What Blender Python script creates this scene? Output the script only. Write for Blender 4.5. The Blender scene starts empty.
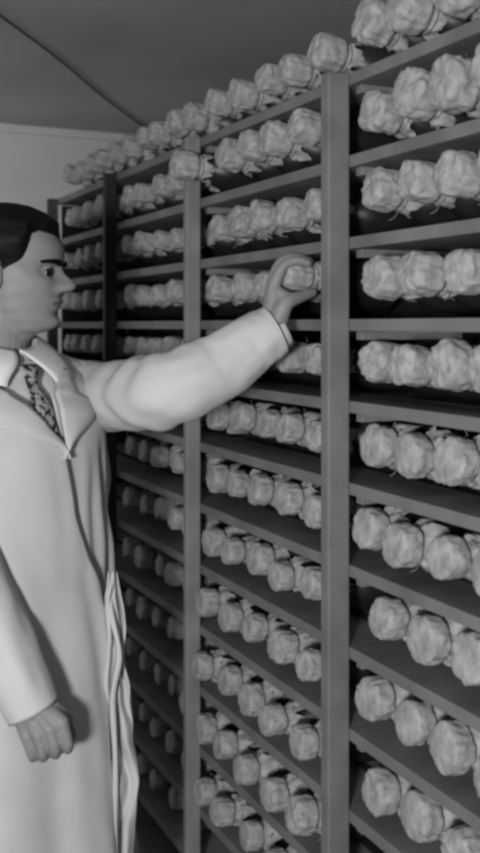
import bpy, bmesh, math, random
from mathutils import Vector, Matrix, noise

scene = bpy.context.scene
COL = scene.collection
PI = math.pi
random.seed(7)

# ------------------------------------------------------------------ camera
F = 1000.0            # focal length in pixels of the 480 x 853 frame
CAM_Z = 1.525
HORIZON = 325.0
cam_data = bpy.data.cameras.new('camera')
cam = bpy.data.objects.new('camera', cam_data)
COL.objects.link(cam)
cam.location = (0, 0, CAM_Z)
cam.rotation_euler = (PI / 2, 0, 0)
cam_data.sensor_fit = 'HORIZONTAL'
cam_data.sensor_width = 36.0
cam_data.lens = 36.0 * F / 480.0
cam_data.shift_y = -(426.5 - HORIZON) / 480.0
cam_data.clip_start = 0.02
cam_data.dof.use_dof = True
cam_data.dof.focus_distance = 1.78
cam_data.dof.aperture_fstop = 9.0
scene.camera = cam

# ------------------------------------------------------------------ light and exposure
scene.view_settings.view_transform = 'Standard'
scene.view_settings.look = 'None'
scene.view_settings.gamma = 1.0
scene.view_settings.use_curve_mapping = False
scene.view_settings.exposure = 0.0
scene.cycles.filter_width = 2.7
world = bpy.data.worlds.new('world')
scene.world = world
world.use_nodes = True
world.node_tree.nodes['Background'].inputs['Color'].default_value = (0.5, 0.5, 0.5, 1)
world.node_tree.nodes['Background'].inputs['Strength'].default_value = 0.01


def area(name, loc, target, size, power):
    d = bpy.data.lights.new(name, 'AREA')
    d.energy = power
    d.size = size
    o = bpy.data.objects.new(name, d)
    COL.objects.link(o)
    o.location = loc
    o.rotation_euler = (Vector(target) - Vector(loc)).to_track_quat('-Z', 'Y').to_euler()
    return o


area('flood_lamp', (-0.47, -0.80, 1.42), (-0.10, 1.9, 1.20), 0.24, 60)
area('wall_fill', (-2.05, 2.75, 1.9), (-2.2, 4.2, 1.9), 0.35, 12)  # unseen fill, added to brighten the back wall and ceiling


# ------------------------------------------------------------------ helpers
def px(x, y, Y):
    return Vector(((x - 240.0) * Y / F, Y, CAM_Z + (HORIZON - y) * Y / F))


def mat(name, g, rough=0.8, nscale=None, namt=0.0, bump=0.0, bscale=60.0, spec=0.3, stretch=None, lo=0.35, hi=0.65, g2=None):
    m = bpy.data.materials.new(name)
    m.use_nodes = True
    nt = m.node_tree
    b = nt.nodes['Principled BSDF']
    b.inputs['Roughness'].default_value = rough
    b.inputs['Specular IOR Level'].default_value = spec
    b.inputs['Base Color'].default_value = (g, g, g, 1)
    tc = nt.nodes.new('ShaderNodeTexCoord')
    mp = nt.nodes.new('ShaderNodeMapping')
    nt.links.new(tc.outputs['Object'], mp.inputs['Vector'])
    if stretch:
        mp.inputs['Scale'].default_value = stretch
    if nscale:
        n = nt.nodes.new('ShaderNodeTexNoise')
        n.inputs['Scale'].default_value = nscale
        n.inputs['Detail'].default_value = 4
        nt.links.new(mp.outputs['Vector'], n.inputs['Vector'])
        r = nt.nodes.new('ShaderNodeValToRGB')
        a = g * (1 - namt)
        c = g2 if g2 is not None else g * (1 + namt)
        r.color_ramp.elements[0].position = lo
        r.color_ramp.elements[1].position = hi
        r.color_ramp.elements[0].color = (a, a, a, 1)
        r.color_ramp.elements[1].color = (c, c, c, 1)
        nt.links.new(n.outputs['Fac'], r.inputs['Fac'])
        nt.links.new(r.outputs['Color'], b.inputs['Base Color'])
    if bump:
        n2 = nt.nodes.new('ShaderNodeTexNoise')
        n2.inputs['Scale'].default_value = bscale
        n2.inputs['Detail'].default_value = 3
        nt.links.new(mp.outputs['Vector'], n2.inputs['Vector'])
        bp = nt.nodes.new('ShaderNodeBump')
        bp.inputs['Strength'].default_value = bump
        bp.inputs['Distance'].default_value = 0.004
        nt.links.new(n2.outputs['Fac'], bp.inputs['Height'])
        nt.links.new(bp.outputs['Normal'], b.inputs['Normal'])
    return m


M = {
    'wall': mat('pale_plaster', 0.55, 0.9, 3.0, 0.06),
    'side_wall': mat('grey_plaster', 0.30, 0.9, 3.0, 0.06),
    'ceiling': mat('grey_ceiling_plaster', 0.40, 0.95, 1.6, 0.12, 0.15, 12),
    'floor': mat('dark_concrete', 0.08, 0.8, 4.0, 0.2),
    'wood': mat('grey_wood', 0.155, 0.65, 9.0, 0.18, 0.1, 40, stretch=(1, 1, 1)),
    'post': mat('painted_post', 0.15, 0.6, 14.0, 0.14, 0.05, 40),
    'pale_post': mat('pale_painted_post', 0.20, 0.6, 14.0, 0.14, 0.05, 40),
    'end_post': mat('grey_end_post', 0.05, 0.6, 14.0, 0.2),  # dark grey with slight random mottling
    'dark_post': mat('near_black_post', 0.02, 0.6, 14.0, 0.2),  # near-black tone over the whole post
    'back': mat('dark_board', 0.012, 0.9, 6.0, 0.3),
    'paper': mat('wrapping_paper', 0.31, 0.75, 55.0, 0.20, 0.9, 75),
    'string': mat('string', 0.15, 0.9),
    'glass': mat('dark_bottle_glass', 0.012, 0.42, 20, 0.3, spec=0.5),
    'skin': mat('skin', 0.215, 0.5, 60.0, 0.05, 0.08, 300),
    'lips': mat('lips', 0.12, 0.45),
    'hair': mat('dark_hair', 0.004, 0.6, 120.0, 0.5, 0.4, 160, 0.15, stretch=(0.12, 1, 1)),
    'coat': mat('white_cotton', 0.50, 0.9, 14.0, 0.03, 0.25, 25, spec=0.1),
    'shirt': mat('white_shirt', 0.70, 0.85, 20.0, 0.03, spec=0.1),
    'tie': mat('patterned_tie', 0.025, 0.7, 110.0, 0.6, g2=0.32, lo=0.44, hi=0.56),
    'trousers': mat('dark_trousers', 0.02, 0.9, 40, 0.2),
    'shoe': mat('black_leather', 0.01, 0.35, 30, 0.2),
    'eye_white': mat('eye_white', 0.10, 0.3),
    'iris': mat('iris', 0.008, 0.2),
    'cable': mat('dark_cable', 0.06, 0.7),
}


def link_mesh(name, verts, faces, material, parent=None, smooth=True, mats=None, fmi=None):
    me = bpy.data.meshes.new(name)
    me.from_pydata([tuple(v) for v in verts], [], faces)
    me.update()
    bm = bmesh.new()
    bm.from_mesh(me)
    bmesh.ops.recalc_face_normals(bm, faces=bm.faces)
    bm.to_mesh(me)
    bm.free()
    for mm in (mats or [material]):
        me.materials.append(mm)
    for i, p in enumerate(me.polygons):
        p.use_smooth = smooth
        if fmi:
            p.material_index = fmi[i]
    o = bpy.data.objects.new(name, me)
    COL.objects.link(o)
    if parent is not None:
        o.parent = parent
    return o


def tag(o, label=None, cat=None, group=None, kind=None):
    if label:
        o['label'] = label
    if cat:
        o['category'] = cat
    if group:
        o['group'] = group
    if kind:
        o['kind'] = kind
    return o


def empty(name, loc):
    o = bpy.data.objects.new(name, None)
    o.empty_display_size = 0.05
    COL.objects.link(o)
    o.location = loc
    return o


def catmull(pts, rad, sub):
    P, R = [], []
    n = len(pts)
    for i in range(n - 1):
        p0, p1, p2, p3 = pts[max(i - 1, 0)], pts[i], pts[i + 1], pts[min(i + 2, n - 1)]
        r0, r1, r2, r3 = rad[max(i - 1, 0)], rad[i], rad[i + 1], rad[min(i + 2, n - 1)]
        for k in range(sub):
            t = k / sub
            a, b, c, d = -0.5 * t + t * t - 0.5 * t ** 3, 1 - 2.5 * t * t + 1.5 * t ** 3, 0.5 * t + 2 * t * t - 1.5 * t ** 3, -0.5 * t * t + 0.5 * t ** 3
            P.append(p0 * a + p1 * b + p2 * c + p3 * d)
            R.append(r0 * a + r1 * b + r2 * c + r3 * d)
    P.append(pts[-1].copy())
    R.append(rad[-1])
    return P, R


def frames(P):
    T = []
    for i in range(len(P)):
        T.append((P[min(i + 1, len(P) - 1)] - P[max(i - 1, 0)]).normalized())
    up = Vector((0, 0, 1)) if abs(T[0].z) < 0.9 else Vector((0, 1, 0))
    N = (up - T[0] * up.dot(T[0])).normalized()
    out = []
    for t in T:
        N = (N - t * N.dot(t)).normalized()
        out.append((t, N, t.cross(N)))
    return out


def tube_vf(pts, rad, sub=6, seg=14, caps=True, fn=None, V=None, Fc=None, flat=1.0):
    V = [] if V is None else V
    Fc = [] if Fc is None else Fc
    P, R = catmull(pts, rad, sub) if sub > 1 else (pts, rad)
    fr = frames(P)
    if caps:     # rounded ends
        t0, t1 = fr[0][0], fr[-1][0]
        pre, post = [], []
        for k in (0.98, 0.8, 0.5):
            pre.append((P[0] - t0 * R[0] * k, R[0] * math.sqrt(1 - k * k), fr[0]))
        for k in (0.5, 0.8, 0.98):
            post.append((P[-1] + t1 * R[-1] * k, R[-1] * math.sqrt(1 - k * k), fr[-1]))
        rings = pre + list(zip(P, R, fr)) + post
    else:
        rings = list(zip(P, R, fr))
    base = len(V)
    n = len(rings)
    for i, (p, r, (t, N, B)) in enumerate(rings):
        for j in range(seg):
            a = 2 * PI * j / seg
            rr = r * (fn(i / (n - 1), a) if fn else 1.0)
            V.append(p + N * math.cos(a) * rr + B * math.sin(a) * rr * flat)
    for i in range(n - 1):
        for j in range(seg):
            a, b = base + i * seg + j, base + i * seg + (j + 1) % seg
            Fc.append((a, b, b + seg, a + seg))
    if caps:
        Fc.append(tuple(base + j for j in range(seg))[::-1])
        Fc.append(tuple(base + (n - 1) * seg + j for j in range(seg)))
    return V, Fc


def ball_vf(c, r, V, Fc, nu=18, nv=12, rot=None):
    base = len(V)
    rx, ry, rz = r
    ring = []
    for i in range(1, nv):
        th = PI * i / nv
        for j in range(nu):
            a = 2 * PI * j / nu
            v = Vector((rx * math.sin(th) * math.cos(a), ry * math.sin(th) * math.sin(a), rz * math.cos(th)))
            if rot is not None:
                v = rot @ v
            V.append(Vector(c) + v)
    top, bot = Vector((0, 0, rz)), Vector((0, 0, -rz))
    if rot is not None:
        top, bot = rot @ top, rot @ bot
    V.append(Vector(c) + top)
    V.append(Vector(c) + bot)
    it, ib = len(V) - 2, len(V) - 1
    for j in range(nu):
        Fc.append((it, base + j, base + (j + 1) % nu))
        k = base + (nv - 2) * nu
        Fc.append((ib, k + (j + 1) % nu, k + j))
    for i in range(nv - 2):
        for j in range(nu):
            a, b = base + i * nu + j, base + i * nu + (j + 1) % nu
            Fc.append((a, a + nu, b + nu, b))


def box_vf(o, ex, ey, ez, V, Fc):
    """box from corner o with three edge vectors"""
    b = len(V)
    for i in (0, 1):
        for j in (0, 1):
            for k in (0, 1):
                V.append(o + ex * i + ey * j + ez * k)
    for f in ((0, 1, 3, 2), (4, 6, 7, 5), (0, 4, 5, 1), (2, 3, 7, 6), (0, 2, 6, 4), (1, 5, 7, 3)):
        Fc.append(tuple(b + q for q in f))


def bevel(o, w, seg=2):
    m = o.modifiers.new('bevel', 'BEVEL')
    m.width = w
    m.segments = seg
    m.limit_method = 'ANGLE'
    return o


def solid(o, t, off=-1):
    m = o.modifiers.new('thickness', 'SOLIDIFY')
    m.thickness = t
    m.offset = off
    return o


def sstep(a, b, x):
    if a == b:
        return 1.0 if x >= a else 0.0
    t = max(0.0, min(1.0, (x - a) / (b - a)))
    return t * t * (3 - 2 * t)


def interp(tab, x):
    if x <= tab[0][0]:
        return tab[0][1]
    for (a, b), (c, d) in zip(tab, tab[1:]):
        if x <= c:
            t = (x - a) / (c - a)
            t = t * t * (3 - 2 * t) * 0.4 + t * 0.6
            return b + (d - b) * t
    return tab[-1][1]


def gauss(x, m, s):
    return math.exp(-0.5 * ((x - m) / s) ** 2)


# ------------------------------------------------------------------ rack frame of reference
TH = math.atan(0.475)
U = Vector((-math.sin(TH), math.cos(TH), 0))        # along the rack, away from the camera
N = Vector((-math.cos(TH), -math.sin(TH), 0))       # out of the rack, into the aisle
ZV = Vector((0, 0, 1))
P0 = Vector((0.110 * 1.673, 1.673, 0))
GAP = 0.1372


def rk(t, s, z):
    return P0 + U * t + N * s + ZV * z


def level(m):                # top of board m (0 is at eye height, -3 the rack top)
    return CAM_Z - GAP * m + 0.010


DEPTH = 0.25

# ------------------------------------------------------------------ the room
CEIL = 2.40


def slab(name, t0, t1, s0, s1, z0, z1, m):
    V, Fc = [], []
    box_vf(rk(t0, s0, z0), U * (t1 - t0), N * (s1 - s0), ZV * (z1 - z0), V, Fc)
    return tag(link_mesh(name, V, Fc, m, smooth=False), kind='structure')


T0, T1, S0, S1 = -2.6, 2.95, -2.6, 2.3
slab('floor', T0, T1, S0, S1, -0.05, 0, M['floor'])
slab('ceiling', T0 - 0.1, T1 + 0.1, S0 - 0.1, S1 + 0.1, CEIL, CEIL + 0.05, M['ceiling'])
slab('wall_right', T0, T1, S0 - 0.1, S0, -0.05, CEIL, M['side_wall'])
slab('wall_left', T0, T1, S1, S1 + 0.1, -0.05, CEIL, M['wall'])
slab('wall_back', T1, T1 + 0.1, S0 - 0.1, S1 + 0.1, -0.05, CEIL, M['wall'])
slab('wall_front', T0 - 0.1, T0, S0 - 0.1, S1 + 0.1, -0.05, CEIL, M['wall'])
slab('trim_1', T1 - 0.018, T1, S0, S1, CEIL - 0.035, CEIL, M['wall'])

# ------------------------------------------------------------------ the rack
POSTS = [-0.60, 0.0, 0.633, 1.226, 1.840]
PW = 0.026
rack = empty('storage_rack', rk(0.6, -0.1, 0))
bpy.context.view_layer.update()
RINV = Matrix.Translation(-rack.location)


def rack_part(name, t0, t1, s0, s1, z0, z1, m, bev=0.0015):
    V, Fc = [], []
    box_vf(rk(t0, s0, z0), U * (t1 - t0), N * (s1 - s0), ZV * (z1 - z0), V, Fc)
    V = [v - rack.location for v in V]
    o = link_mesh(name, V, Fc, m, rack, smooth=False)
    bevel(o, bev)
    return o


TOPZ = level(-3)
for i, t in enumerate(POSTS):
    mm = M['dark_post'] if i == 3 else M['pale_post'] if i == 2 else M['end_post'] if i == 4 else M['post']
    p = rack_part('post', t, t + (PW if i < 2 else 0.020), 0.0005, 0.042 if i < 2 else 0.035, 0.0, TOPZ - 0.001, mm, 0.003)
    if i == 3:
        p['label'] = 'dark upright post'
for m in range(-3, 11):
    for i in range(4):
        rack_part('shelf', POSTS[i] + (PW / 2 if i else 0), POSTS[i + 1] + PW / 2, -DEPTH, 0.0, level(m) - 0.020, level(m), M['wood'])
        if m > -3:
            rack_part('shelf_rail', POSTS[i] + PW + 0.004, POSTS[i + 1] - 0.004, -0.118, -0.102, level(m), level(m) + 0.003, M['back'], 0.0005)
for m in range(-3, 10):
    for i in (1, 2):
        rack_part('cleat', POSTS[i] - 0.018, POSTS[i], -0.22, -0.012, level(m) - 0.035, level(m) - 0.0205, M['wood'])
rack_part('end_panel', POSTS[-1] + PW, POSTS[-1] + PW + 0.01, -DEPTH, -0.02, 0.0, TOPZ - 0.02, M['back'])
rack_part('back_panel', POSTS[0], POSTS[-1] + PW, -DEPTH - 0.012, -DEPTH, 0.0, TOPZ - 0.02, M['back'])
tag(rack, 'tall wooden rack of long open shelves running along the aisle', 'shelving rack')


# ------------------------------------------------------------------ bottles
def lathe(prof, seg, fn=None):
    V, Fc = [], []
    n = len(prof)
    for i, (x, r) in enumerate(prof):
        for j in range(seg):
            a = 2 * PI * j / seg
            xx, rr = fn(i, x, r, a) if fn else (x, r)
            V.append(Vector((xx, rr * math.cos(a), rr * math.sin(a))))
    for i in range(n - 1):
        for j in range(seg):
            a, b = i * seg + j, i * seg + (j + 1) % seg
            Fc.append((a, b, b + seg, a + seg))
    return V, Fc


def mesh_only(name, V, Fc, m, smooth=True):
    o = link_mesh(name, V, Fc, m, smooth=smooth)
    me = o.data
    bpy.data.objects.remove(o)
    return me


TILT = 0.021 / 0.195
BODY = [(-0.120, 0.0005), (-0.120, 0.036), (-0.117, 0.042), (-0.110, 0.045), (-0.03, 0.045), (-0.012, 0.0435), (0.008, 0.038), (0.026, 0.028), (0.038, 0.0175), (0.078, 0.0165), (0.082, 0.014), (0.083, 0.0005)]
body_me = mesh_only('glass_body', *lathe(BODY, 24), M['glass'])


def cap_mesh(seed, R=0.0345, crumple=0.0045, flare=0.010, square=0.0, skirt=1.0, long=1.0):
    rnd = random.Random(seed)
    off = Vector((rnd.uniform(-9, 9), rnd.uniform(-9, 9), rnd.uniform(-9, 9)))
    key = [(0.111, 0.0), (0.1110, 0.40), (0.1105, 0.72), (0.1085, 0.90), (0.104, 0.985), (0.097, 1.01), (0.088, 1.02), (0.077, 1.02), (0.068, 1.01), (0.062, 0.97), (0.057, 0.86), (0.0535, 0.775),
           (0.050, 0.80), (0.046, 0.90), (0.040, 1.00), (0.034, 1.06), (0.028, 1.08)]
    key = [(0.0535 + (1 - long) * 0.03 + (x0 - 0.0535) * long, r0) if x0 >= 0.0535 else (0.028 + (x0 - 0.028) * (1 + (1 - long) * 0.03 / 0.0255), r0) for x0, r0 in key]
    prof = []
    for (x0, r0), (x1, r1) in zip(key, key[1:]):
        for q in range(2):
            prof.append((x0 + (x1 - x0) * q / 2, max(0.0008, R * (r0 + (r1 - r0) * q / 2))))
    prof.append((key[-1][0], R * key[-1][1]))
    ph = [rnd.uniform(0, 2 * PI) for _ in range(4)]

    def fn(i, x, r, a):
        ca, sa = math.cos(a), math.sin(a)
        k = sstep(0.002, 0.020, r)
        tie = 1 - 0.75 * gauss(x, 0.0535 + (1 - long) * 0.03, 0.004)
        q = Vector((x * 26, ca * r * 30, sa * r * 30)) + off
        big = noise.noise(q) * 0.8                                   # dents
        crease = 0.45 - abs(noise.noise(Vector((x * 42, r * ca * 52, r * sa * 52)) + off)) * 2.2      # sharp folds of the paper
        pleat = 0.3 - abs(noise.noise(Vector((x * 12, ca * 3.4, sa * 3.4)) + off * 2)) * 1.6       # folds along the neck
        rr = r + (big * 0.55 + crease * 0.55 + pleat * 0.75) * crumple * k * tie
        rr *= 1 + square * math.cos(4 * (a + ph[3])) * 0.5 * k * (1 if x > 0.06 else 0.3)
        xx = x
        if x > 0.10:
            xx += (noise.noise(q * 1.3) * 0.004 - abs(noise.noise(Vector((5, ca * r * 60, sa * r * 60)) + off)) * 0.005) * sstep(0.10, 0.108, x)
        xt = 0.0535 + (1 - long) * 0.03 - 0.0035
        if x < xt:          # ragged pleated skirt below the tie
            w = (xt - x) / 0.022
            pl = math.sin(6 * a + ph[0]) * 0.5 + math.sin(11 * a + ph[1]) * 0.4 + math.sin(3 * a + ph[2]) * 0.5
            rr = rr * (1 - 0.25 * w * (1 - skirt)) + skirt * w * (pl * 0.0085 + flare * 0.35) * (0.75 + 0.5 * math.sin(a + ph[1]))
            xx += w * (math.sin(5 * a + ph[2]) * 0.012 + math.sin(8 * a + ph[1]) * 0.007)
            rr += w * (0.35 - abs(noise.noise(Vector((x * 60, ca * 4.5, sa * 4.5)) + off)) * 2.0) * 0.007
            rr = min(rr, 0.0415 + 0.002 * math.sin(a * 7))
        return xx, max(rr, 0.0006)

    return mesh_only('paper_cap', *lathe(prof, 64, fn), M['paper'])


TIGHT = [cap_mesh(1, 0.0345, 0.0045, 0.0, 0.0, 0.55), cap_mesh(2, 0.0360, 0.0055, 0.0, 0.0, 0.5), cap_mesh(4, 0.0345, 0.005, 0.0, 0.10, 0.6), cap_mesh(5, 0.0335, 0.004, 0.0, 0.08, 0.5), cap_mesh(6, 0.0355, 0.0065, 0.0, 0.05, 0.6)]
FLARED = [cap_mesh(11, 0.0345, 0.0045, 0.018, 0, 1.0, 0.72), cap_mesh(12, 0.0355, 0.0055, 0.010, 0, 0.9, 0.85), cap_mesh(13, 0.034, 0.0045, 0.026, 0, 1.1, 0.70), cap_mesh(14, 0.0345, 0.005, 0.020, 0.10, 1.0, 0.75), cap_mesh(15, 0.0335, 0.004, 0.012, 0.08, 0.9, 0.72), cap_mesh(16, 0.035, 0.006, 0.026, 0.05, 1.1, 0.66)]
# a loose corner of paper sticking up from the tie
FV, FF = [], []
for i in range(6):
    for j in range(5):
        u, v = i / 5, j / 4 - 0.5
        FV.append(Vector((0.046 - 0.010 * u * u + 0.006 * math.sin(v * 7), v * (0.030 + 0.012 * u) * (1.0 - 0.5 * u * u), 0.029 + 0.018 * u + 0.004 * math.sin(v * 9 + u * 3))))
for i in range(5):
    for j in range(4):
        a = i * 5 + j
        FF.append((a, a + 1, a + 6, a + 5))
flap_me = mesh_only('paper_flap', FV, FF, M['paper'])
SV, SF = [], []
pts = [Vector((0.0485, math.cos(2 * PI * k / 20) * 0.0305, math.sin(2 * PI * k / 20) * 0.0305)) for k in range(21)]
tube_vf(pts, [0.0011] * 21, 1, 6, False, None, SV, SF)
tube_vf([Vector((0.0485, 0, 0.0305)), Vector((0.052, 0.004, 0.042)), Vector((0.058, 0.010, 0.047))], [0.0009] * 3, 3, 6, True, None, SV, SF)
string_me = mesh_only('string', SV, SF, M['string'])

# rotation that turns local +X into N, tilted up towards the mouth
ang = math.atan2(N.y, N.x)


def child(name, me, parent, loc=(0, 0, 0), rot=(0, 0, 0), sc=(1, 1, 1)):
    o = bpy.data.objects.new(name, me)
    COL.objects.link(o)
    o.parent = parent
    o.location = loc
    o.rotation_euler = rot
    o.scale = sc
    return o


ORD = ['first', 'second', 'third', 'fourth', 'fifth', 'sixth', 'seventh', 'eighth', 'ninth', 'tenth', 'eleventh', 'twelfth', 'thirteenth']
WHERE = ['right of the thick front post', 'right of the thin pale post', 'right of the dark post', 'left of the dark post']


def make_bottle(t, z, s, label, group, rnd, near, flap, caps, k, yaw=0.0):
    e = empty('bottle', rk(t, s - 0.075, z))
    e.rotation_euler = (0, 0, ang + yaw)
    tag(e, label, 'bottle', group)
    tilt = -math.atan(TILT)
    h = 0.0458 + 0.120 * TILT
    child('glass_body', body_me, e, (0, 0, h), (0, tilt, 0))
    roll = rnd.uniform(0, 2 * PI)
    cap = child('paper_cap', rnd.choice(caps), e, (0, 0, h), (roll, tilt + rnd.uniform(-0.06, 0.06), rnd.uniform(-0.07, 0.07)), (rnd.uniform(0.97, 1.02), k, k * rnd.uniform(0.95, 1.05)))
    if near:
        child('string', string_me, cap, (0, 0, 0), (rnd.uniform(0, 6.28), 0, 0))
    if flap:
        child('paper_flap', flap_me, cap, (0, 0, 0), (-roll + rnd.uniform(-0.5, 0.9), 0, 0))
    return e


BAYS = [
    (0, [-0.056, -0.157, -0.260, -0.363], range(-2, 7), (0.92, 1.06)),
    (1, [0.633 - 0.056 - 0.1095 * i for i in range(5)], range(-2, 9), (0.78, 0.90)),
    (2, [1.226 - 0.060 - 0.108 * i for i in range(5)], range(-2, 10), (0.70, 0.84)),
    (3, [1.226 + 0.085 + 0.112 * i for i in range(5)], range(-2, 2), (0.72, 0.84)),
]
rnd = random.Random(21)
held = None
for b, ts, rows, ksize in BAYS:
    for m in [-3] + list(rows):
        for i, t in enumerate(ts):
            on = 'on the rack top' if m == -3 else 'on the %s shelf down' % ORD[m + 2]
            flap = rnd.random() < (0.32 if b < 2 else 0.1)
            what = 'bottle with loose flap' if flap else 'paper-capped bottle'
            lab = '%s %s, %s %s' % (what, on, ORD[i], WHERE[b])
            grp = 'paper-capped bottles along the rack'
            s = -0.034 + rnd.uniform(-0.008, 0.008)
            if b == 0:
                s += 0.009 + {3: 0.012, 1: 0.004}.get(m, 0.0)
                t = t + {-1: -0.018, 0: -0.032, 4: -0.038, 6: -0.028}.get(m, 0.0)
            if b == 1 and m > 2:
                s += min(1.0, (m - 2) / 4) * 0.040
            if b == 1 and m == -2:
                s += 0.036
            tj = t + rnd.uniform(-0.0035, 0.0035)
            if b == 1 and m == -2 and i == 0:
                tj, s = 0.590, 0.047
            if b == 1 and m == 0 and i == 4:
                held = (t, level(0), 'paper-capped bottle held in the hand of the man in the coat')
                continue
            make_bottle(tj, level(m), s, lab, grp, rnd, b < 2, flap, (TIGHT if m <= 1 else FLARED), rnd.uniform(*ksize) + (0.06 if m < -1 else 0.0), yaw=rnd.uniform(-0.035, 0.035))

hb = make_bottle(held[0] + 0.004, held[1] + 0.015, 0.021, held[2], 'paper-capped bottles along the rack', random.Random(5), True, False, TIGHT[:1], 0.75)

# ------------------------------------------------------------------ the man
man = empty('person', (-0.43, 1.82, 0))
MO = man.location.copy()
tag(man, 'man in a white lab coat and tie reaching for a bottle on the shelf', 'person')
FD = Vector((0.75, -0.66, 0)).normalized()
LD = Vector((-FD.y, FD.x, 0))


def mlink(name, V, Fc, m, parent=None, smooth=True, mats=None, fmi=None):
    o = link_mesh(name, [Vector(v) - MO for v in V], Fc, m, parent or man, smooth, mats, fmi)
    return o


# --- torso surface -------------------------------------------------
A_T = [(0.40, 0.215), (0.60, 0.212), (0.80, 0.202), (0.95, 0.194), (1.08, 0.182), (1.20, 0.172), (1.30, 0.176), (1.38, 0.180), (1.425, 0.166), (1.450, 0.135), (1.470, 0.098), (1.485, 0.078), (1.50, 0.068)]
B_T = [(0.40, 0.190), (0.60, 0.182), (0.80, 0.170), (0.95, 0.160), (1.08, 0.150), (1.20, 0.142), (1.30, 0.142), (1.38, 0.128), (1.425, 0.108), (1.450, 0.090), (1.470, 0.078), (1.485, 0.070), (1.50, 0.066)]


def torso(z, phi, off=0.0):
    a, b = interp(A_T, z) + off, interp(B_T, z) + off
    c, s = math.cos(phi), math.sin(phi)
    n = 2.3
    k = (abs(c) ** n + abs(s) ** n) ** (-1 / n)
    cz = sstep(1.30, 1.5, z) * 0.012
    z -= 0.032 * sstep(1.36, 1.49, z) * c
    return Vector((-0.43, 1.82, z)) - FD * cz + FD * (c * k * b) + LD * (s * k * a)


# --- joints -------------------------------------------------------
SH_L, EL_L, WR_L = px(90, 396, 1.95), px(168, 388, 1.735), px(273, 333, 1.765)
SH_R, EL_R, WR_R = Vector((-0.545, 1.69, 1.415)), Vector((-0.462, 1.625, 1.17)), px(33, 708, 1.606)

# --- head ---------------------------------------------------------
HO = Vector((-0.412, 1.82, 1.508))
yaw = -0.06
HF = Vector((math.cos(yaw), math.sin(yaw), 0))
HS = Vector((-HF.y, HF.x, 0))       # towards his left
FT = [(-0.02, 0.020), (0.0, 0.040), (0.006, 0.062), (0.014, 0.076), (0.024, 0.0825), (0.034, 0.080), (0.046, 0.080), (0.06, 0.083), (0.078, 0.085), (0.095, 0.085), (0.11, 0.082), (0.120, 0.081), (0.132, 0.089), (0.142, 0.092),
      (0.16, 0.091), (0.178, 0.082), (0.195, 0.066), (0.208, 0.045), (0.218, 0.020), (0.224, -0.005), (0.2255, -0.02)]
BT = [(-0.02, -0.03), (0.0, -0.04), (0.03, -0.055), (0.05, -0.07), (0.07, -0.083), (0.09, -0.094), (0.12, -0.104), (0.15, -0.106), (0.18, -0.097), (0.20, -0.080), (0.213, -0.06), (0.221, -0.04), (0.2255, -0.024)]
WT = [(-0.02, 0.030), (0.0, 0.036), (0.012, 0.044), (0.03, 0.053), (0.05, 0.060), (0.08, 0.066), (0.11, 0.071), (0.14, 0.076), (0.17, 0.075), (0.19, 0.067), (0.205, 0.053), (0.216, 0.034), (0.222, 0.018), (0.2255, 0.002)]


def head_pt(z, a, off=0.0, detail=True):
    f0, b0, w = interp(FT, z), interp(BT, z), interp(WT, z)
    mid, half = (f0 + b0) / 2, (f0 - b0) / 2
    c, s = math.cos(a), math.sin(a)
    n = 2.25
    k = (abs(c) ** n + abs(s) ** n) ** (-1 / n)
    f, sd = mid + (half + off) * c * k, (w + off) * s * k
    # the jaw and face taper towards the chin
    if c > 0:
        sd *= 1 - 0.16 * (1 - sstep(0.02, 0.10, z)) * c
    if detail and c > 0:
        g = lambda z0, s0, sz, ss: gauss(z, z0, sz) * gauss(abs(sd), s0, ss)
        # nose
        pn = interp([(0.070, 0.0), (0.0745, 0.006), (0.079, 0.0235), (0.085, 0.0300), (0.090, 0.0295), (0.10, 0.0225), (0.11, 0.0145), (0.12, 0.008), (0.130, 0.002), (0.138, 0.0)], z)
        wn = interp([(0.07, 0.012), (0.085, 0.0105), (0.10, 0.0085), (0.12, 0.007), (0.135, 0.009)], z)
        f += pn * gauss(sd, 0, wn) + 0.010 * g(0.083, 0.0145, 0.006, 0.0055)
        f -= 0.013 * g(0.112, 0.030, 0.0085, 0.014)                 # eye socket
        f += 0.005 * g(0.128, 0.028, 0.006, 0.018)                  # brow ridge
        f += 0.005 * g(0.092, 0.046, 0.014, 0.016)                  # cheekbone
        f += 0.0085 * gauss(z, 0.0605, 0.0036) * gauss(sd, 0, 0.017)   # upper lip
        f += 0.0080 * gauss(z, 0.0495, 0.0042) * gauss(sd, 0, 0.015)   # lower lip
        f -= 0.0045 * gauss(z, 0.0552, 0.0014) * gauss(sd, 0, 0.021)
        f -= 0.004 * gauss(z, 0.039, 0.005) * gauss(sd, 0, 0.018)
        f += 0.004 * gauss(z, 0.022, 0.008) * gauss(sd, 0, 0.016)   # chin
    return f, sd


def hw(f, s, z):
    return HO + HF * f + HS * s + ZV * z


V, Fc = [], []
nz, na = 110, 96
zs = [-0.02 + (0.2455) * (i / (nz - 1)) for i in range(nz)]
zs = [z if z < 0.2 else 0.2 + (0.0255) * math.sin((z - 0.2) / 0.0255 * PI / 2) for z in zs]
for z in zs:
    for j in range(na):
        f, s = head_pt(z, 2 * PI * j / na)
        V.append(hw(f, s, z))
for i in range(nz - 1):
    for j in range(na):
        a, b = i * na + j, i * na + (j + 1) % na
        Fc.append((a, b, b + na, a + na))
Fc.append(tuple(range(na))[::-1])
Fc.append(tuple((nz - 1) * na + j for j in range(na)))
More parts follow.
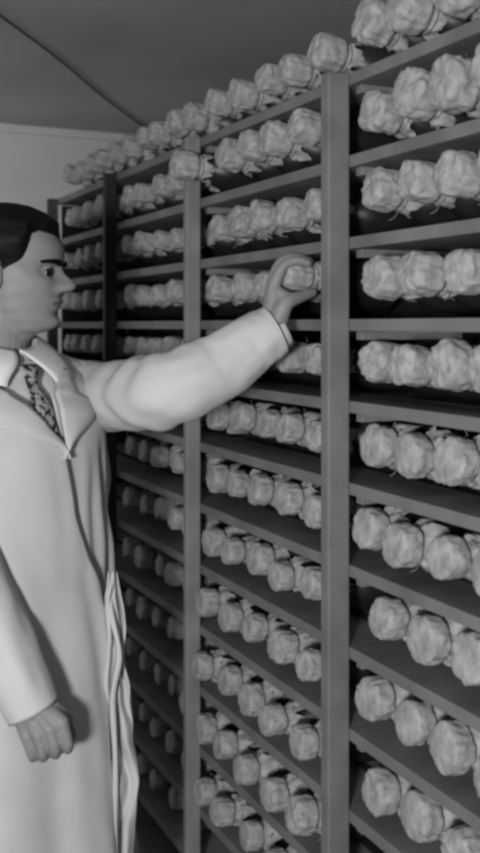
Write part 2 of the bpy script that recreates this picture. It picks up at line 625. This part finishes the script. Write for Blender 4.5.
# upper eyelids, ears
for sd in (-1, 1):
    ball_vf(hw(0.0655, 0.0285 * sd, 0.1152), (0.0130, 0.0120, 0.0096), V, Fc)
    ball_vf(hw(0.0640, 0.0285 * sd, 0.1062), (0.0120, 0.0118, 0.0070), V, Fc)
    er = Matrix.Rotation(yaw + 0.35 * sd, 3, 'Z') @ Matrix.Rotation(-0.15, 3, 'Y')
    ball_vf(hw(-0.014, 0.073 * sd, 0.106), (0.017, 0.006, 0.031), V, Fc, rot=er)
    rim = []
    for k in range(13):
        a = -0.9 + k / 12 * 4.2
        rim.append(hw(-0.016 - 0.0165 * math.sin(a) * 1.0, (0.080) * sd, 0.106 + 0.031 * math.cos(a)))
    tube_vf(rim, [0.0042] * 13, 2, 8, True, None, V, Fc)
# neck
tube_vf([Vector((-0.455, 1.83, 1.38)), Vector((-0.449, 1.826, 1.46)), Vector((-0.438, 1.822, 1.53)), Vector((-0.430, 1.82, 1.58))], [0.066, 0.060, 0.058, 0.056], 5, 24, True, None, V, Fc)
# trunk
tb = len(V)
tz = [0.82 + 0.66 * i / 24 for i in range(25)]
for z in tz:
    for j in range(32):
        V.append(torso(z, 2 * PI * j / 32, -0.012))
for i in range(24):
    for j in range(32):
        a, b = tb + i * 32 + j, tb + i * 32 + (j + 1) % 32
        Fc.append((a, b, b + 32, a + 32))
Fc.append(tuple(tb + j for j in range(32))[::-1])
Fc.append(tuple(tb + 24 * 32 + j for j in range(32)))
# legs
for sd in (-1, 1):
    h = Vector((-0.43, 1.82, 0.90)) + LD * 0.085 * sd
    tube_vf([h, h + Vector((0, 0, -0.2)) + FD * 0.01, h + Vector((0, 0, -0.42)), h + Vector((0, 0, -0.62)) - FD * 0.015, h + Vector((0, 0, -0.82))], [0.085, 0.078, 0.055, 0.055, 0.038], 5, 18, True, None, V, Fc)
    tube_vf([h + Vector((0, 0, -0.85)) - FD * 0.03, h + Vector((0, 0, -0.865)) + FD * 0.13], [0.032, 0.026], 3, 12, True, None, V, Fc)
# arms
tube_vf([SH_L + Vector((-0.05, -0.02, 0.0)), SH_L, (SH_L + EL_L) / 2, EL_L, (EL_L * 0.6 + WR_L * 0.4), WR_L], [0.055, 0.054, 0.048, 0.040, 0.040, 0.027], 5, 18, True, None, V, Fc)
tube_vf([SH_R + Vector((0.04, 0.03, 0.0)), SH_R, (SH_R + EL_R) / 2, EL_R, (EL_R * 0.6 + WR_R * 0.4), WR_R], [0.055, 0.054, 0.048, 0.040, 0.040, 0.027], 5, 18, True, None, V, Fc)

# left hand: closes on the cap from its end, fingers over the top, thumb beneath
YL = 1.760


def finger(pts, r):
    tube_vf(pts, r, 4, 12, True, None, V, Fc)


mc = [px(274, 286, 1.758), px(273, 282, 1.774), px(275, 282, 1.790), px(279, 287, 1.802)]
pip = [px(283, 267, 1.756), px(281, 263, 1.776), px(283, 263, 1.796), px(287, 268, 1.810)]
dip = [px(296, 260.5, 1.758), px(296, 258, 1.778), px(298, 257.5, 1.800), px(299, 262, 1.815)]
tip = [px(308, 263, 1.762), px(310, 262, 1.782), px(310, 262, 1.803), px(308, 263, 1.819)]
rr = [0.0088, 0.0090, 0.0086, 0.0078]
for q in range(4):
    w = WR_L + (mc[q] - mc[1]) * 0.45
    tube_vf([w, (w + mc[q]) / 2 + Vector((-0.003, 0, 0)), mc[q]], [0.019, 0.0160, 0.0125], 4, 12, True, None, V, Fc)
    finger([mc[q], pip[q], dip[q], tip[q]], [0.0128, rr[q] * 1.15, rr[q], rr[q] * 0.85])
finger([px(278, 320, 1.748), px(286, 303, 1.742), px(300, 297, 1.757), px(312.5, 292.5, 1.774)], [0.0185, 0.0150, 0.0108, 0.0085])
tube_vf([px(280, 298, 1.752), px(279, 312, 1.755)], [0.0130, 0.0165], 3, 12, True, None, V, Fc)      # web of the thumb
tube_vf([px(277, 291, 1.752), px(284, 296, 1.746), px(291, 299, 1.746)], [0.0110, 0.0110, 0.0100], 3, 12, True, None, V, Fc)

# right hand: loose fist hanging at his side
Yr = 1.588
mc = [px(62, 722, Yr), px(50, 729, Yr - 0.004), px(38, 734, Yr - 0.003), px(27, 736, Yr + 0.004)]
pip = [px(68, 744, Yr + 0.002), px(55.5, 749, Yr - 0.002), px(43, 753, Yr), px(32, 755, Yr + 0.006)]
dip = [px(67, 749, Yr + 0.026), px(55, 754, Yr + 0.024), px(43, 757, Yr + 0.025), px(33, 757, Yr + 0.028)]
tip = [px(62, 738, Yr + 0.040), px(51, 742, Yr + 0.040), px(40, 745, Yr + 0.040), px(32, 746, Yr + 0.040)]
for q in range(4):
    w = WR_R + (mc[q] - mc[1]) * 0.5
    tube_vf([w, (w + mc[q]) / 2, mc[q]], [0.017, 0.0145, 0.0118], 4, 12, True, None, V, Fc)
    finger([mc[q], pip[q], dip[q], tip[q]], [0.0108, rr[q] * 1.02, rr[q] * 0.93, rr[q] * 0.80])
finger([px(52, 708, Yr + 0.020), px(67, 722, Yr + 0.030), px(70, 737, Yr + 0.036), px(63, 747, Yr + 0.044)], [0.015, 0.0125, 0.0100, 0.0080])

raw = mlink('body_raw', V, Fc, M['skin'])
rm = raw.modifiers.new('remesh', 'REMESH')
rm.mode = 'VOXEL'
rm.voxel_size = 0.0026
rm.use_smooth_shade = True
sm = raw.modifiers.new('smooth', 'SMOOTH')
sm.factor = 0.5
sm.iterations = 3
dg = bpy.context.evaluated_depsgraph_get()
dg.update()
bme = bpy.data.meshes.new_from_object(raw.evaluated_get(dg))
bme.name = 'body'
bpy.data.objects.remove(raw)
body = bpy.data.objects.new('body', bme)
COL.objects.link(body)
body.parent = man
bme.materials.clear()
bme.materials.append(M['skin'])
bme.materials.append(M['lips'])
for p in bme.polygons:
    p.use_smooth = True
    c = p.center + MO - HO
    z, f, s = c.z, c.dot(HF), c.dot(HS)
    if f > 0.074 and 0.046 < z < 0.064 and abs(s) < 0.024 * math.sqrt(max(0.0, 1 - ((z - 0.055) / 0.0095) ** 2)):
        p.material_index = 1

# eyes, brows
for sd in (-1, 1):
    c = hw(0.0675, 0.0290 * sd, 0.1112)
    V, Fc = [], []
    ball_vf(c, (0.0118, 0.0118, 0.0118), V, Fc, 24, 18)
    fm = []
    d = (HF * 1.0 - HS * 0.5 - ZV * 0.05).normalized()
    for f in Fc:
        cc = sum((V[i] for i in f), Vector()) / len(f) - c
        fm.append(1 if cc.normalized().dot(d) > 0.62 else 0)
    mlink('eye', V, Fc, None, None, True, [M['eye_white'], M['iris']], fm)
    bp, br = [], []
    for k in range(9):
        u = k / 8
        s0 = 0.011 + 0.042 * u
        z0 = 0.1262 + 0.0040 * math.sin(u * PI * 0.75)
        best = min(((abs(abs(head_pt(z0, a * 0.01)[1]) - s0), head_pt(z0, a * 0.01)[0]) for a in range(0, 130)), key=lambda q: q[0])
        bp.append(hw(best[1] + 0.0010, s0 * sd, z0))
        br.append(0.0072 * (1 - 0.55 * u) * (0.6 + 0.4 * min(1, u * 5)))
    V, Fc = tube_vf(bp, br, 2, 8, True)
    mlink('eyebrow', V, Fc, M['hair'])

# hair
V, Fc = [], []
nzh, nah = 60, 96
HZ0 = 0.070


def hairline(a):
    """lowest z of the hair at head angle a (0 = face, pi = nape)"""
    d = abs((a + PI) % (2 * PI) - PI)
    return interp([(0.0, 0.174), (0.40, 0.179), (0.72, 0.184), (0.92, 0.178), (1.02, 0.160), (1.09, 0.138), (1.22, 0.125), (1.42, 0.115), (1.58, 0.096), (1.72, 0.112), (1.95, 0.112), (2.3, 0.075), (PI, 0.055)], d)


for i in range(nzh):
    for j in range(nah):
        a = 2 * PI * j / nah
        zl = hairline(a)
        u = i / (nzh - 1)
        z = zl + (0.2254 - zl) * math.sin(u * PI / 2)
        th = 0.0015 + 0.015 * sstep(0, 0.30, u) + 0.002 * noise.noise(Vector((a * 9, z * 30, 0))) * sstep(0, 0.3, u)
        f, s = head_pt(z, a, th, False)
        up = 0.013 * sstep(0.16, 0.225, z) * sstep(0.0, 0.2, u)
        V.append(hw(f, s, z + up))
for i in range(nzh - 1):
    for j in range(nah):
        a, b = i * nah + j, i * nah + (j + 1) % nah
        Fc.append((a, b, b + nah, a + nah))
Fc.append(tuple((nzh - 1) * nah + j for j in range(nah)))
mlink('hair', V, Fc, M['hair'])


# --- shirt, collar, tie ----------------------------------------------
def sheet(fn, nu, nv, name, m, parent=None, thick=None, V=None, Fc=None):
    V, Fc = [], []
    for i in range(nu):
        for j in range(nv):
            V.append(fn(i / (nu - 1), j / (nv - 1)))
    for i in range(nu - 1):
        for j in range(nv - 1):
            a = i * nv + j
            Fc.append((a, a + 1, a + nv + 1, a + nv))
    o = mlink(name, V, Fc, m)
    if parent is not None:
        o.parent = parent
    if thick:
        solid(o, thick, 0)
    return o


shirt = sheet(lambda u, v: torso(0.90 + 0.59 * u, 2 * PI * v, 0.001 + 0.002 * noise.noise(torso(0.9 + 0.59 * u, 2 * PI * v) * 14)), 40, 49, 'shirt', M['shirt'])


D0 = PI / 180
NC = Vector((-0.442, 1.825, 0))


def collar_fn(u, v):
    g = (5 + 13 * sstep(0.35, 1.0, u)) * D0
    phi = -4 * D0 + g + (2 * PI - 2 * g) * v     # opens at the throat
    c = math.cos(phi)
    top = NC + FD * c * 0.0635 + LD * math.sin(phi) * 0.0635 + ZV * (1.512 - 0.030 * c)
    if u < 0.3:
        return top - ZV * 0.045 * (1 - u / 0.3)
    w = (u - 0.3) / 0.7
    zt = 1.470 - 0.040 * max(0, c) ** 3
    bot = torso(zt, phi, 0.014)
    out = top * (1 - w) + bot * w
    return out + (FD * c + LD * math.sin(phi)) * 0.010 * math.sin(w * PI) + ZV * 0.006 * math.sin(w * PI)


sheet(collar_fn, 14, 60, 'collar', M['shirt'], shirt, 0.002)


def tie_fn(u, v):
    z = 1.486 - 0.26 * u
    s = (v - 0.5) * 2
    w = 0.014 - 0.004 * gauss(u, 0.16, 0.05) + 0.016 * sstep(0.12, 1.0, u)
    phi = s * w / max(0.06, interp(A_T, z)) - 0.07
    return torso(z, phi, 0.012 + 0.006 * (1 - s * s) + 0.012 * gauss(u, 0.05, 0.06))


sheet(tie_fn, 30, 9, 'tie', M['tie'], None, 0.004)

# --- coat ------------------------------------------------------------
D = PI / 180
ZVEE = 1.315
PA = [(0.35, 26), (0.56, 25), (0.75, 24), (0.84, 26), (0.92, 32), (1.03, 32), (1.12, 18), (1.20, 10), (1.315, 3), (1.355, -6), (1.39, -13), (1.425, -22), (1.46, -40), (1.487, -80)]
PB = [(0.35, 4), (1.20, -14), (1.315, 3), (1.38, 3), (1.42, 5), (1.455, 15), (1.475, 35), (1.487, 60)]


def folds(z, phi, amp):
    p = torso(z, phi)
    lowz = sstep(1.25, 0.75, z)
    f = math.sin(phi * 7 + 1.3 * noise.noise(Vector((phi * 2, z * 2, 3)))) * 0.006 * lowz
    f += noise.noise(Vector((p.x * 9, p.y * 9, p.z * 3.2))) * 0.007
    f += noise.noise(Vector((p.x * 20 + p.z * 8, p.y * 20, p.z * 9))) * 0.003
    # ruffled loose edge on his left side
    e = gauss(phi, 62 * D, 24 * D)
    f += e * (0.008 * math.sin(phi * 26 + z * 9 + 2 * noise.noise(Vector((z * 5, 0, 0)))) + 0.006 * math.sin(z * 24 + phi * 8)) * sstep(1.34, 1.2, z)
    return f * amp


def coat_fn(u, v):
    z = 0.42 + (1.487 - 0.42) * u
    a, b = interp(PA, z) * D, interp(PB, z) * D - 2 * PI
    phi = a + (b - a) * v
    off = 0.017 - 0.007 * sstep(0.75, 0.93, v) + 0.004 * sstep(0.03, 0.0, v)
    off += 0.005 * gauss(phi + 2 * PI, 65 * D, 25 * D) * sstep(1.1, 0.9, z)
    return torso(z, phi, off + folds(z, (phi + 2 * PI) if phi < -PI else phi, 1.0))


coat = sheet(coat_fn, 130, 200, 'lab_coat', M['coat'], None, 0.003)


# lapels: strips folded back over the coat from both edges of the neckline
def lapel_fn(side):
    def fn(u, v):
        z = ZVEE - 0.02 + (1.471 - ZVEE + 0.02) * u
        tab = PA if side < 0 else PB
        e = interp(tab, z) * D
        w = 0.072 * sstep(0.0, 0.55, u) * (1 - 0.42 * sstep(0.70, 0.74, u)) * (1 - 0.3 * sstep(0.8, 1.0, u))
        phi = e + side * (w * v / (interp(A_T, z) * 0.8))
        lift = 0.026 + 0.008 * math.sin(v * PI) - 0.006 * v
        p = torso(z, phi, lift)
        p.z -= v * w * 0.25
        return p
    return fn


sheet(lapel_fn(-1), 40, 12, 'lapel', M['coat'], coat, 0.003)
sheet(lapel_fn(1), 40, 12, 'lapel', M['coat'], coat, 0.003)


# sleeves
def sleeve(pts, rad, wr, seed, sag):
    o = Vector((seed, seed * 1.7, 0))
    P, R = catmull(pts, rad, 14)
    fr = frames(P)
    n = len(P)
    V, Fc = [], []
    seg = 48
    for i, (p, r, (t, Nn, B)) in enumerate(zip(P, R, fr)):
        u = i / (n - 1)
        for j in range(seg):
            a = 2 * PI * j / seg
            d = Nn * math.cos(a) + B * math.sin(a)
            w = math.exp(-((u - wr) / 0.13) ** 2)
            ring = math.sin(u * 62 + 2.2 * math.sin(a + 0.6) + 2.5 * noise.noise(Vector((u * 5, math.cos(a), math.sin(a))) + o))
            k = ring * 0.0034 * w
            k += noise.noise(Vector((u * 6, math.cos(a) * 1.3, math.sin(a) * 1.3)) + o) * 0.0045
            k += noise.noise(Vector((u * 16, math.cos(a) * 2.5, math.sin(a) * 2.5)) + o) * 0.003
            k *= 1 - sstep(0.9, 1.0, u) * 0.8
            V.append(p + d * (r + k) - ZV * sag * math.sin(u * PI) * (0.5 - 0.5 * d.z))
    # turn the cuff inside
    t = fr[-1][0]
    for back, rr_ in ((0.002, 0.96), (0.03, 0.93), (0.07, 0.90)):
        for j in range(seg):
            a = 2 * PI * j / seg
            V.append(P[-1] - t * back + (fr[-1][1] * math.cos(a) + fr[-1][2] * math.sin(a)) * R[-1] * rr_)
    rows = n + 3
    for i in range(rows - 1):
        for j in range(seg):
            a, b = i * seg + j, i * seg + (j + 1) % seg
            Fc.append((a, b, b + seg, a + seg))
    ob = mlink('sleeve', V, Fc, M['coat'])
    ob.parent = coat
    return ob


CUFF_L = px(275.5, 329.5, 1.765)
sleeve([SH_L + Vector((-0.075, -0.03, 0.012)), SH_L, px(128, 394, 1.84), EL_L, px(215, 368, 1.745), px(250, 344, 1.757), CUFF_L], [0.074, 0.068, 0.063, 0.064, 0.058, 0.050, 0.0455], 0.42, 1.0, 0.004)
CUFF_R = px(34, 711, 1.606)
dr = (WR_R - EL_R).normalized()
sleeve([SH_R + Vector((0.05, 0.04, 0.02)), SH_R, (SH_R + EL_R) / 2, EL_R, EL_R * 0.5 + WR_R * 0.5, CUFF_R], [0.072, 0.070, 0.064, 0.060, 0.054, 0.044], 0.52, 4.0, 0.0)

# shirt cuff showing inside the left sleeve
tl = (CUFF_L - px(250, 344, 1.757)).normalized()
dn = -(ZV - tl * tl.z).normalized()
V, Fc = tube_vf([CUFF_L - tl * 0.04 + dn * 0.005, CUFF_L + tl * 0.013 + dn * 0.005], [0.0345, 0.0335], 2, 28, False)
o = mlink('cuff', V, Fc, M['shirt'])
o.parent = shirt
solid(o, 0.002, 0)

# free front edge of the coat and the loose belt end hanging at his left front
LE = [(575, 108), (600, 105), (640, 108), (680, 102), (710, 97), (780, 98), (900, 100)]
RE = [(575, 117), (590, 120), (625, 126), (650, 124), (690, 129), (740, 134), (780, 139), (810, 136), (900, 130)]


def panel_fn(u, v):
    y = 572 + 310 * u
    l, r = interp(LE, y), interp(RE, y)
    x = l + (r - l) * v
    w = math.sin(v * 15 + 3.0 * math.sin(u * 7) + 2 * noise.noise(Vector((u * 6, v * 2, 1))))
    amp = 0.007 * sstep(0.0, 0.12, u)
    Y = 1.776 + 0.026 * v + amp * w + 0.012 * noise.noise(Vector((u * 9, v * 3, 7)))
    return px(x + 2.0 * noise.noise(Vector((u * 12, v, 3))), y, Y)


o = sheet(panel_fn, 70, 36, 'front_panel', M['coat'], coat, 0.003)
pts, w = [px(110, 578, 1.795), px(111, 612, 1.775), px(119, 655, 1.765), px(113, 700, 1.765), px(115, 760, 1.765), px(115, 830, 1.765), px(115, 880, 1.765)], 0.0055
P, R = catmull(pts, [w] * len(pts), 8)
V, Fc = [], []
for i, p in enumerate(P):
    a = 0.6 * math.sin(i * 0.35)
    d = Vector((math.cos(a), math.sin(a), 0)) * w
    for q in range(5):
        V.append(p + d * (q / 2 - 1) + Vector((0, -0.003 * math.cos((q / 2 - 1) * 2.5), 0)))
for i in range(len(P) - 1):
    for q in range(4):
        a = i * 5 + q
        Fc.append((a, a + 1, a + 6, a + 5))
o = mlink('cloth_belt', V, Fc, M['coat'])
o.parent = coat
solid(o, 0.003, 0)

# trousers and shoes
for sd in (-1, 1):
    h = Vector((-0.43, 1.82, 0.86)) + LD * 0.085 * sd
    V, Fc = tube_vf([h, h + Vector((0, 0, -0.35)), h + Vector((0, 0, -0.79))], [0.098, 0.088, 0.078], 6, 24, False)
    mlink('trouser_leg', V, Fc, M['trousers'])
    b = Vector((h.x, h.y, 0.0))
    V, Fc = tube_vf([b + ZV * 0.047 - FD * 0.055, b + ZV * 0.046, b + ZV * 0.040 + FD * 0.10, b + ZV * 0.034 + FD * 0.17], [0.040, 0.046, 0.046, 0.034], 5, 18, True)
    V = [Vector((v.x, v.y, max(0.001, v.z))) for v in V]
    mlink('shoe', V, Fc, M['shoe'])

# ------------------------------------------------------------------ cable on the ceiling
def ceil_pt(x, y):
    k = (CEIL - 0.006 - CAM_Z) / ((HORIZON - y) / F)
    return px(x, y, k)


c0, c1 = ceil_pt(-30, -6), ceil_pt(150, 131)
V, Fc = tube_vf([c0, (c0 * 2 + c1) / 3 + Vector((0.01, 0, 0)), (c0 + c1 * 2) / 3 - Vector((0.008, 0, 0)), c1], [0.0035] * 4, 8, 8, True)
tag(link_mesh('electrical_cable', V, Fc, M['cable']), 'thin dark cable running slantwise across the grey ceiling', 'cable')
